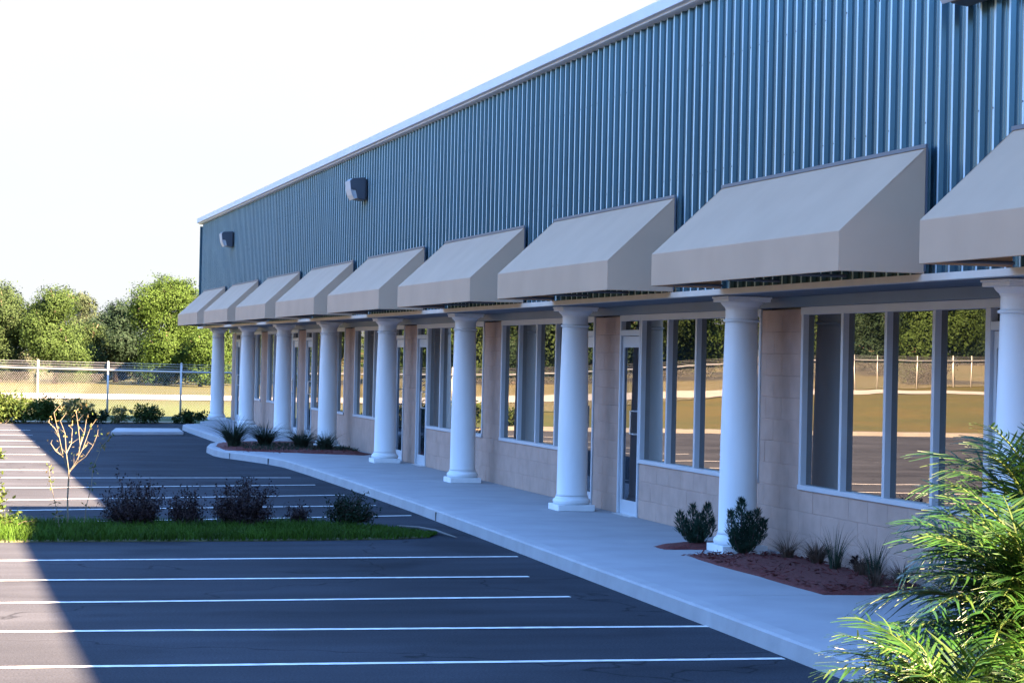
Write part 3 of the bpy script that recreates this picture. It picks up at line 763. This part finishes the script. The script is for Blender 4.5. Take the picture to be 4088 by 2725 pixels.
def twiggy(loc, w, h, nst, seed, label, nl=1500, sprigs=(), mats=('purple',)):
    nl = int(nl*2.3); h *= 1.25; nst = int(nst*1.9)
    rd = random.Random(seed); rng = np.random.default_rng(seed)
    e = empty('bare_bush', loc); tag(e, label, 'bush', 'dark twiggy bushes on the island')
    st = MB(); L = []
    for k in range(nst):
        a = rd.uniform(0, 6.28); sp = rd.random()**.6*w
        hh = h*(.3 + .85*rd.random()**1.8)*(1-.3*(sp/w)**2)
        b = Vector((math.cos(a)*sp*.25, math.sin(a)*sp*.25, 0)); t = Vector((math.cos(a)*sp, math.sin(a)*sp*.7, hh)); m = b.lerp(t, .5) + Vector((math.cos(a)*.04, 0, rd.uniform(-.02,.05)))
        st.tube([b, m, t], [.006, .004, .002], 4); L += [tuple(b.lerp(m, u)) for u in (.6, .8, 1)] + [tuple(m.lerp(t, u)) for u in (.2,.4,.6,.8,1)]
        for q in range(2):
            f = m.lerp(t, rd.random()); g = f + Vector((rd.uniform(-.1,.1), rd.uniform(-.1,.1), rd.uniform(.02,.13))); st.tube([f, g], [.003, .0015], 4); L.append(tuple(g))
    for dx, hh in sprigs:
        b = Vector((dx*.5, 0, h*.3)); t = Vector((dx, 0, hh)); st.tube([b, b.lerp(t, .5)+Vector((.02,0,0)), t], [.007,.005,.002], 4); L += [tuple(b.lerp(t, u)) for u in np.linspace(.2, 1, 10)]
    st.build('stem', M['dtwig'], e)
    L = np.array(L); P = L[rng.integers(0, len(L), nl)] + rng.normal(size=(nl, 3))*.024; P[:, 2] = np.maximum(P[:, 2], .02)
    V, F = leaf_quads(P, .036, rng, .5); link('foliage', npmesh('foliage', V, F, [M[k] for k in mats]), e); return e
twiggy((2.55,28.5,.06), .42,.42,50,1,'wide reddish dark bush with tall bare sprigs, leftmost on the island',2200,((-.22,.74),(.2,.58),(-.05,.55)))
twiggy((3.22,28.7,.06), .24,.34,26,2,'narrow dark twiggy bush between the two wide bushes on the island',900,((.12,.48),))
twiggy((3.93,28.6,.06), .44,.46,56,3,'wide reddish dark bush in the middle of the island row',2500,((.1,.62),(-.25,.56),(.3,.5)))
twiggy((4.68,28.9,.06), .14,.17,16,4,'tiny dark bush right of the middle wide bush',450)
twiggy((5.4,29.0,.06), .32,.27,40,5,'low rounded dark bush at the right end of the island',1900,(), ('leafD',))
# sapling
def sapling():
    e = empty('sapling', (1.74,28.55,.06)); tag(e, 'thin bare sapling with forked pale branches on the island grass', 'sapling')
    rd = random.Random(4); t = MB(); t.tube([(0,0,-.05),(-.01,.0,.35),(.0,0,.68)], [.012,.010,.011], 6); t.build('trunk', M['twig'], e)
    br = MB(); tips = []
    defs = [[(0,0,.66),(-.07,.02,.85),(-.13,.0,1.10),(-.20,0,1.40)], [(0,0,.66),(-.04,-.03,.9),(-.06,0,1.15),(-.12,0,1.30)],
            [(0,0,.66),(.10,.03,.78),(.13,.0,1.0),(.09,0,1.30),(.07,0,1.42)], [(0,0,.67),(.06,.02,.75),(.16,0,.95),(.25,0,1.22)],
            [(-.07,.02,.85),(-.17,0,.93),(-.23,0,1.02)], [(.10,.03,.78),(.2,0,.86),(.29,.02,1.0),(.34,0,1.14)], [(-.04,-.03,.9),(.02,0,1.02),(.03,0,1.2)],
            [(-.13,0,1.1),(-.18,.02,1.2),(-.26,0,1.28)], [(.13,0,1.0),(.18,.03,1.15),(.2,0,1.33)]]
    for d in defs:
        k = len(d); br.tube(d, [.005*(1-i/k)+.0022 for i in range(k)], 5); tips += [Vector(d[-1]), Vector(d[-2])]
        for i in range(1, k):
            p = Vector(d[i]); g = p + Vector((rd.uniform(-.09,.09), rd.uniform(-.06,.06), rd.uniform(.03,.12))); br.tube([p, g], [.004,.0015], 4); tips.append(g)
    br.build('branch', M['twig'], e)
    rng = np.random.default_rng(8); T_ = np.array([tuple(t) for t in tips]); P = T_[rng.integers(0, len(T_), 110)] + rng.normal(size=(110,3))*.03
    V, F = leaf_quads(P, .045, rng, .4); link('foliage', npmesh('foliage', V, F, [M['weed'], M['straw']], mi=rng.integers(0,2,len(F))), e)
    for x, z in ((.21,.55),(-.15,.62)):
        pass
sapling()
def stick(loc, pts, lab, nl):
    e = empty('dry_weed', loc); tag(e, lab, 'weed')
    MB().tube(pts, [.006 - .004*i/(len(pts)-1) for i in range(len(pts))], 5).build('stem', M['twig'], e)
    rng = np.random.default_rng(int(abs(loc[0])*100)); Q = np.array(pts[1:]); P = Q[rng.integers(0, len(Q), nl)] + rng.normal(size=(nl,3))*.03
    V, F = leaf_quads(P, .05, rng, .4); link('foliage', npmesh('foliage', V, F, [M['straw'], M['weed']], mi=rng.integers(0,2,len(F))), e)
stick((1.62,28.2,.06), [(0,0,0),(-.03,0,.15),(-.06,0,.3),(-.12,0,.55),(-.14,0,.72)], 'dry leaning weed stalk left of the bare sapling', 60)
stick((1.93,28.4,.06), [(0,0,0),(.02,0,.25),(.08,0,.5),(.09,0,.72),(.2,0,1.0),(.3,0,1.12)], 'tall thin weed stalk right of the bare sapling', 70)
shrub('weed', (.78,28.3,.06), [(-.05,0,.72,.16),(.05,0,.85,.12),(0,0,.4,.2),(-.1,0,.95,.12)], 420, .07, ['weed'], 51, 'tall green weed at the left edge of the island', None, cat='weed', stems=8)
shrub('weed', (.85,28.0,.06), [(-.05,0,.12,.14),(.2,0,.1,.12),(-.3,0,.12,.16),(.42,0,.08,.09)], 900, .05, ['weed','leafE'], 52, 'low bright green weed in the sunlit grass at the left edge', None, cat='weed', stems=5)

# ------------------------------------------------------------------ planting beds
def bed(poly, lab, z=.152):
    mb = MB(); cx = sum(p[0] for p in poly)/len(poly); cyy = sum(p[1] for p in poly)/len(poly)
    rd = random.Random(len(poly)); dense = []
    for i in range(len(poly)):
        a, b = poly[i], poly[(i+1) % len(poly)]
        for t in np.linspace(0, 1, 8, endpoint=False): dense.append((a[0]+(b[0]-a[0])*t + rd.uniform(-.012,.012), a[1]+(b[1]-a[1])*t + rd.uniform(-.012,.012)))
    n = len(dense); v = []
    for sc, dz in ((1,-.03),(1,.0),(.8,.03),(.5,.045),(.2,.05)):
        v += [(cx+(x-cx)*sc, cyy+(y-cyy)*sc, z+dz+rd.uniform(-.006,.006)) for x, y in dense]
    f = [(r*n+i, r*n+(i+1) % n, (r+1)*n+(i+1) % n, (r+1)*n+i) for r in range(4) for i in range(n)] + [tuple(4*n+i for i in range(n))]
    mb.add(v, f); o = mb.build('mulch_bed', M['mulch'], None, True); tag(o, lab, 'mulch bed', kind='structure'); return o
b1 = bed([(8.06,23.35),(8.0,22.0),(8.0,19.3),(8.65,19.2),(9.28,19.25),(9.28,23.4),(8.55,23.42)], 'bed of red mulch beside the front block wall')
b2 = bed([(8.05,24.45),(8.06,24.05),(8.52,24.02),(9.0,24.1),(9.2,24.5),(9.0,24.9),(8.6,24.85)], 'small red mulch patch left of the column plinth')
b3 = bed([(6.26,48.6),(7.0,48.1),(8.3,47.2),(8.95,46.8),(9.25,47.2),(9.25,54),(8.0,54),(7.0,53.6),(6.6,52.4),(6.32,50.8)], 'red mulch bed on the kerb bulge by the far columns')
# strands of mulch
for bo, (xa, xb, ya, yb), nn in ((b1,(8.05,9.2,19.4,23.3),2600),(b3,(6.4,9.1,47.3,50),900)):
    rng = np.random.default_rng(nn); P = np.stack([rng.uniform(xa,xb,nn), rng.uniform(ya,yb,nn), rng.uniform(.165,.20,nn)], 1); d = rotrand(nn, rng); d[:,2] *= .15
    V, F = leaf_quads(P, .07, rng, .22, dirs=d*2); o = link('mulch_chip', npmesh('mulch_chip', V, F, M['mulch']), bo); o['kind'] = 'stuff'

def juniper(loc, plumes, seed, lab):
    rng = np.random.default_rng(seed); rd = random.Random(seed); e = empty('juniper_shrub', loc); tag(e, lab, 'shrub', 'upright shrubs at the column foot'); st = MB(); VV = []; FF = []; c = 0
    for (dx, dy, h, w) in plumes:
        b = Vector((dx*.15, dy*.15, 0)); t = Vector((dx, dy, h)); m = b.lerp(t, .5) + Vector((dx*.2, dy*.2, -.02)); st.tube([b, m, t], [.012,.008,.003], 5)
        n = int(700*h/.5); u = rng.random(n)**.8; core = np.array([tuple(b.lerp(m, k*2) if k < .5 else m.lerp(t, k*2-1)) for k in u])
        a = rng.random(n)*6.283; rad = w*np.sin(np.pi*np.clip(u*.85+.12, 0, 1))*rng.random(n)**.5
        P = core + np.stack([np.cos(a)*rad, np.sin(a)*rad, np.zeros(n)], 1)
        d = np.stack([np.cos(a)*.55, np.sin(a)*.55, np.full(n, .9)], 1)
        V, F = leaf_quads(P, .055, rng, .16, dirs=d); VV.append(V); FF.append(F + c); c += len(V)
    st.build('stem', M['dtwig'], e); link('foliage', npmesh('foliage', np.concatenate(VV), np.concatenate(FF), M['juniper']), e)
juniper((8.52,24.35,.18), [(-.20,0,.36,.07),(-.12,.05,.27,.08),(-.04,0,.44,.09),(.06,0,.34,.09),(.15,.02,.45,.08),(.2,0,.28,.07),(.0,-.1,.25,.1)], 3, 'dark green upright shrub in the small mulch patch left of the column')
juniper((8.66,23.2,.18), [(-.15,0,.45,.06),(-.02,0,.58,.09),(.08,.0,.44,.10),(.17,0,.46,.09),(.25,0,.36,.07),(-.12,-.05,.25,.08),(.1,-.1,.3,.1),(.02,.0,.3,.12)], 5, 'taller dark green upright shrub right of the column, on red mulch')

def clump(name, loc, n, h, w, lean, m, seed, lab, group, r=.06, wid=.005, cat='grass clump'):
    rng = np.random.default_rng(seed); a = rng.random(n)*6.283; rr = r*rng.random(n)**.5
    P = np.stack([np.cos(a)*rr, np.sin(a)*rr, np.zeros(n)], 1); d = np.stack([np.cos(a), np.sin(a), np.zeros(n)], 1)
    V, F = blades(P, h, wid, rng, lean, 4, d); o = link(name, npmesh(name, V, F, M[m])); o.location = loc; tag(o, lab, cat, group)
GW = 'wispy grasses on the front mulch bed'
for i, (x, y, n, h, ln, m, lab) in enumerate([
    (9.12,22.2,150,.26,1.1,'dgrass','brown grass tuft against the wall behind the largest tuft'),
    (9.1,21.0,140,.22,1.2,'dgrass','flattened brown grass tuft against the wall beside the tiny seedling'),
    (9.1,20.0,130,.24,1.1,'dgrass','brown grass tuft against the wall behind the fan shaped tuft'),
    (8.95,22.6,110,.28,.9,'dgrass','wispy brown grass tuft just right of the taller shrub'),
    (9.0,21.9,150,.30,1.0,'dgrass','largest arching brown grass tuft under the front window'),
    (8.95,21.3,60,.42,.4,'fount','thin grass tuft with tall straight blades under the front window'),
    (9.0,20.7,120,.24,1.0,'dgrass','low brown grass tuft below the third window pane'),
    (8.9,20.2,70,.42,.5,'fount','fan shaped green grass tuft nearest the palm'),
    (8.7,19.7,90,.24,1.0,'dgrass','low brown grass tuft at the end of the bed beside the palm')]):
    clump('grass_clump', (x, y, .18), n, h, .05, ln, m, 60+i, lab, GW)
o = shrub('seedling', (9.05,20.95,.19), [(0,0,.12,.06)], 90, .035, ['purple'], 71, 'tiny dark seedling against the block wall', None, stems=2, cat='seedling')
GF = 'spiky grasses on the far mulch bed'
for i, (x, y, h, n, lab) in enumerate([
    (6.62,50.0,.66,420,'spiky grass clump with seed stalks at the kerb corner'),(7.35,50.2,.58,400,'spiky grass clump second from the kerb corner'),
    (8.05,49.4,.50,330,'low spreading spiky grass clump in front of the third column'),(8.45,48.6,.42,300,'short spiky grass clump nearest the glass door')]):
    clump('spiky_grass', (x, y, .17), n, h, .1, 1.0, 'fount', 80+i, lab, GF, .12, .011)
rng = np.random.default_rng(9); nn = 2600; P = np.stack([rng.uniform(6.7,9.15,nn), rng.uniform(48.2,51.5,nn), np.full(nn,.17)], 1)
P = P[P[:,1] > 47.6 + (9.2-P[:,0])*.33]
V, F = blades(P, .09, .012, rng, .8); o = link('ground_cover', npmesh('ground_cover', V, F, M['fount'])); tag(o, 'low dark ground cover on the far mulch bed', 'ground cover', kind='stuff')

# ------------------------------------------------------------------ palms
def frond_mesh(seed, L=.85, n=34, yellow=False):
    rd = random.Random(seed); rng = np.random.default_rng(seed); mb = MB()
    def axis(t): return Vector((L*(t - .12*t*t), 0, L*(.42*t - .62*t*t)))
    pts = [axis(t) for t in np.linspace(0, 1, 10)]
    mb.tube(pts, [.009*(1-.85*i/9)+.001 for i in range(10)], 5, 1)
    for i in range(n):
        t = .13 + .87*(i+.5)/n
        for sgn in (-1, 1):
            p = axis(t); tg = (axis(min(1, t+.02)) - axis(t-.02)).normalized()
            ll = L*.29*(math.sin(math.pi*(.15+.78*t))**.7)*rd.uniform(.85, 1.15)
            sd = Vector((0, sgn, 0)); ang = rd.uniform(.55, .85)
            d = (tg*ang + sd*(1-ang*.35) + Vector((0, 0, rd.uniform(.05, .38)))).normalized()
            drop = rd.uniform(.1, .75)
            w = .0056*rd.uniform(.7, 1.3); nrm = tg.cross(sd).normalized(); sdv = d.cross(nrm).normalized()
            rows = []
            for k, (u, ww) in enumerate(((0,.5),(.3,1),(.65,.8),(1,.06))):
                c = p + d*ll*u + Vector((0, 0, -drop*ll*u*u)); rows += [c - sdv*w*ww, c + sdv*w*ww + nrm*w*.3]
            mb.add(rows, [(2*k, 2*k+1, 2*k+3, 2*k+2) for k in range(3)], 2 if rd.random() < (.35 if yellow else .08) else 0)
    return mb.mesh('frond', [M['palm'], M['rachis'], M['palm2']])
FM = [frond_mesh(100+i, .72, 24, i == 3) for i in range(4)]
def palm(loc, th, nf, seed, lab, scale=1.0, up=(.95, -.25)):
    rd = random.Random(seed); e = empty('palm', loc); tag(e, lab, 'palm', 'palms at the right foreground')
    tk = MB(); tk.lathe([(.07,-.05),(.065,.1),(.06,th*.5),(.075,th-.05),(.03,th+.05)], 12); tk.build('trunk', M['bark'], e)
    for i in range(nf):
        f = link('frond', FM[i % 4], e); az = i*2.399 + rd.uniform(-.25,.25); u = i/(nf-1); pit = up[0] + (up[1]-up[0])*u + rd.uniform(-.12,.12)
        s = scale*rd.uniform(.82,1.12); f.location = (0, 0, th + .04*(1-u)); f.rotation_euler = (rd.uniform(-.3,.3), -pit, az); f.scale = (s, s, s)
palm((4.68,9.0,0), 1.06, 100, 1, 'tall feathery palm at the right edge of the view', 1.0, (1.3,-.4))
palm((4.09,8.5,0), .70, 84, 2, 'lower feathery palm clump at the bottom right corner', .92, (1.05,-.45))
palm((5.2,9.9,0), 1.40, 36, 3, 'feathery palm with upright fronds beside the nearest column', 1.0, (1.35,-.25))
palm((4.5,8.1,0), .55, 90, 4, 'lowest feathery palm at the bottom edge below the tall palm', .9, (1.1,-.4))
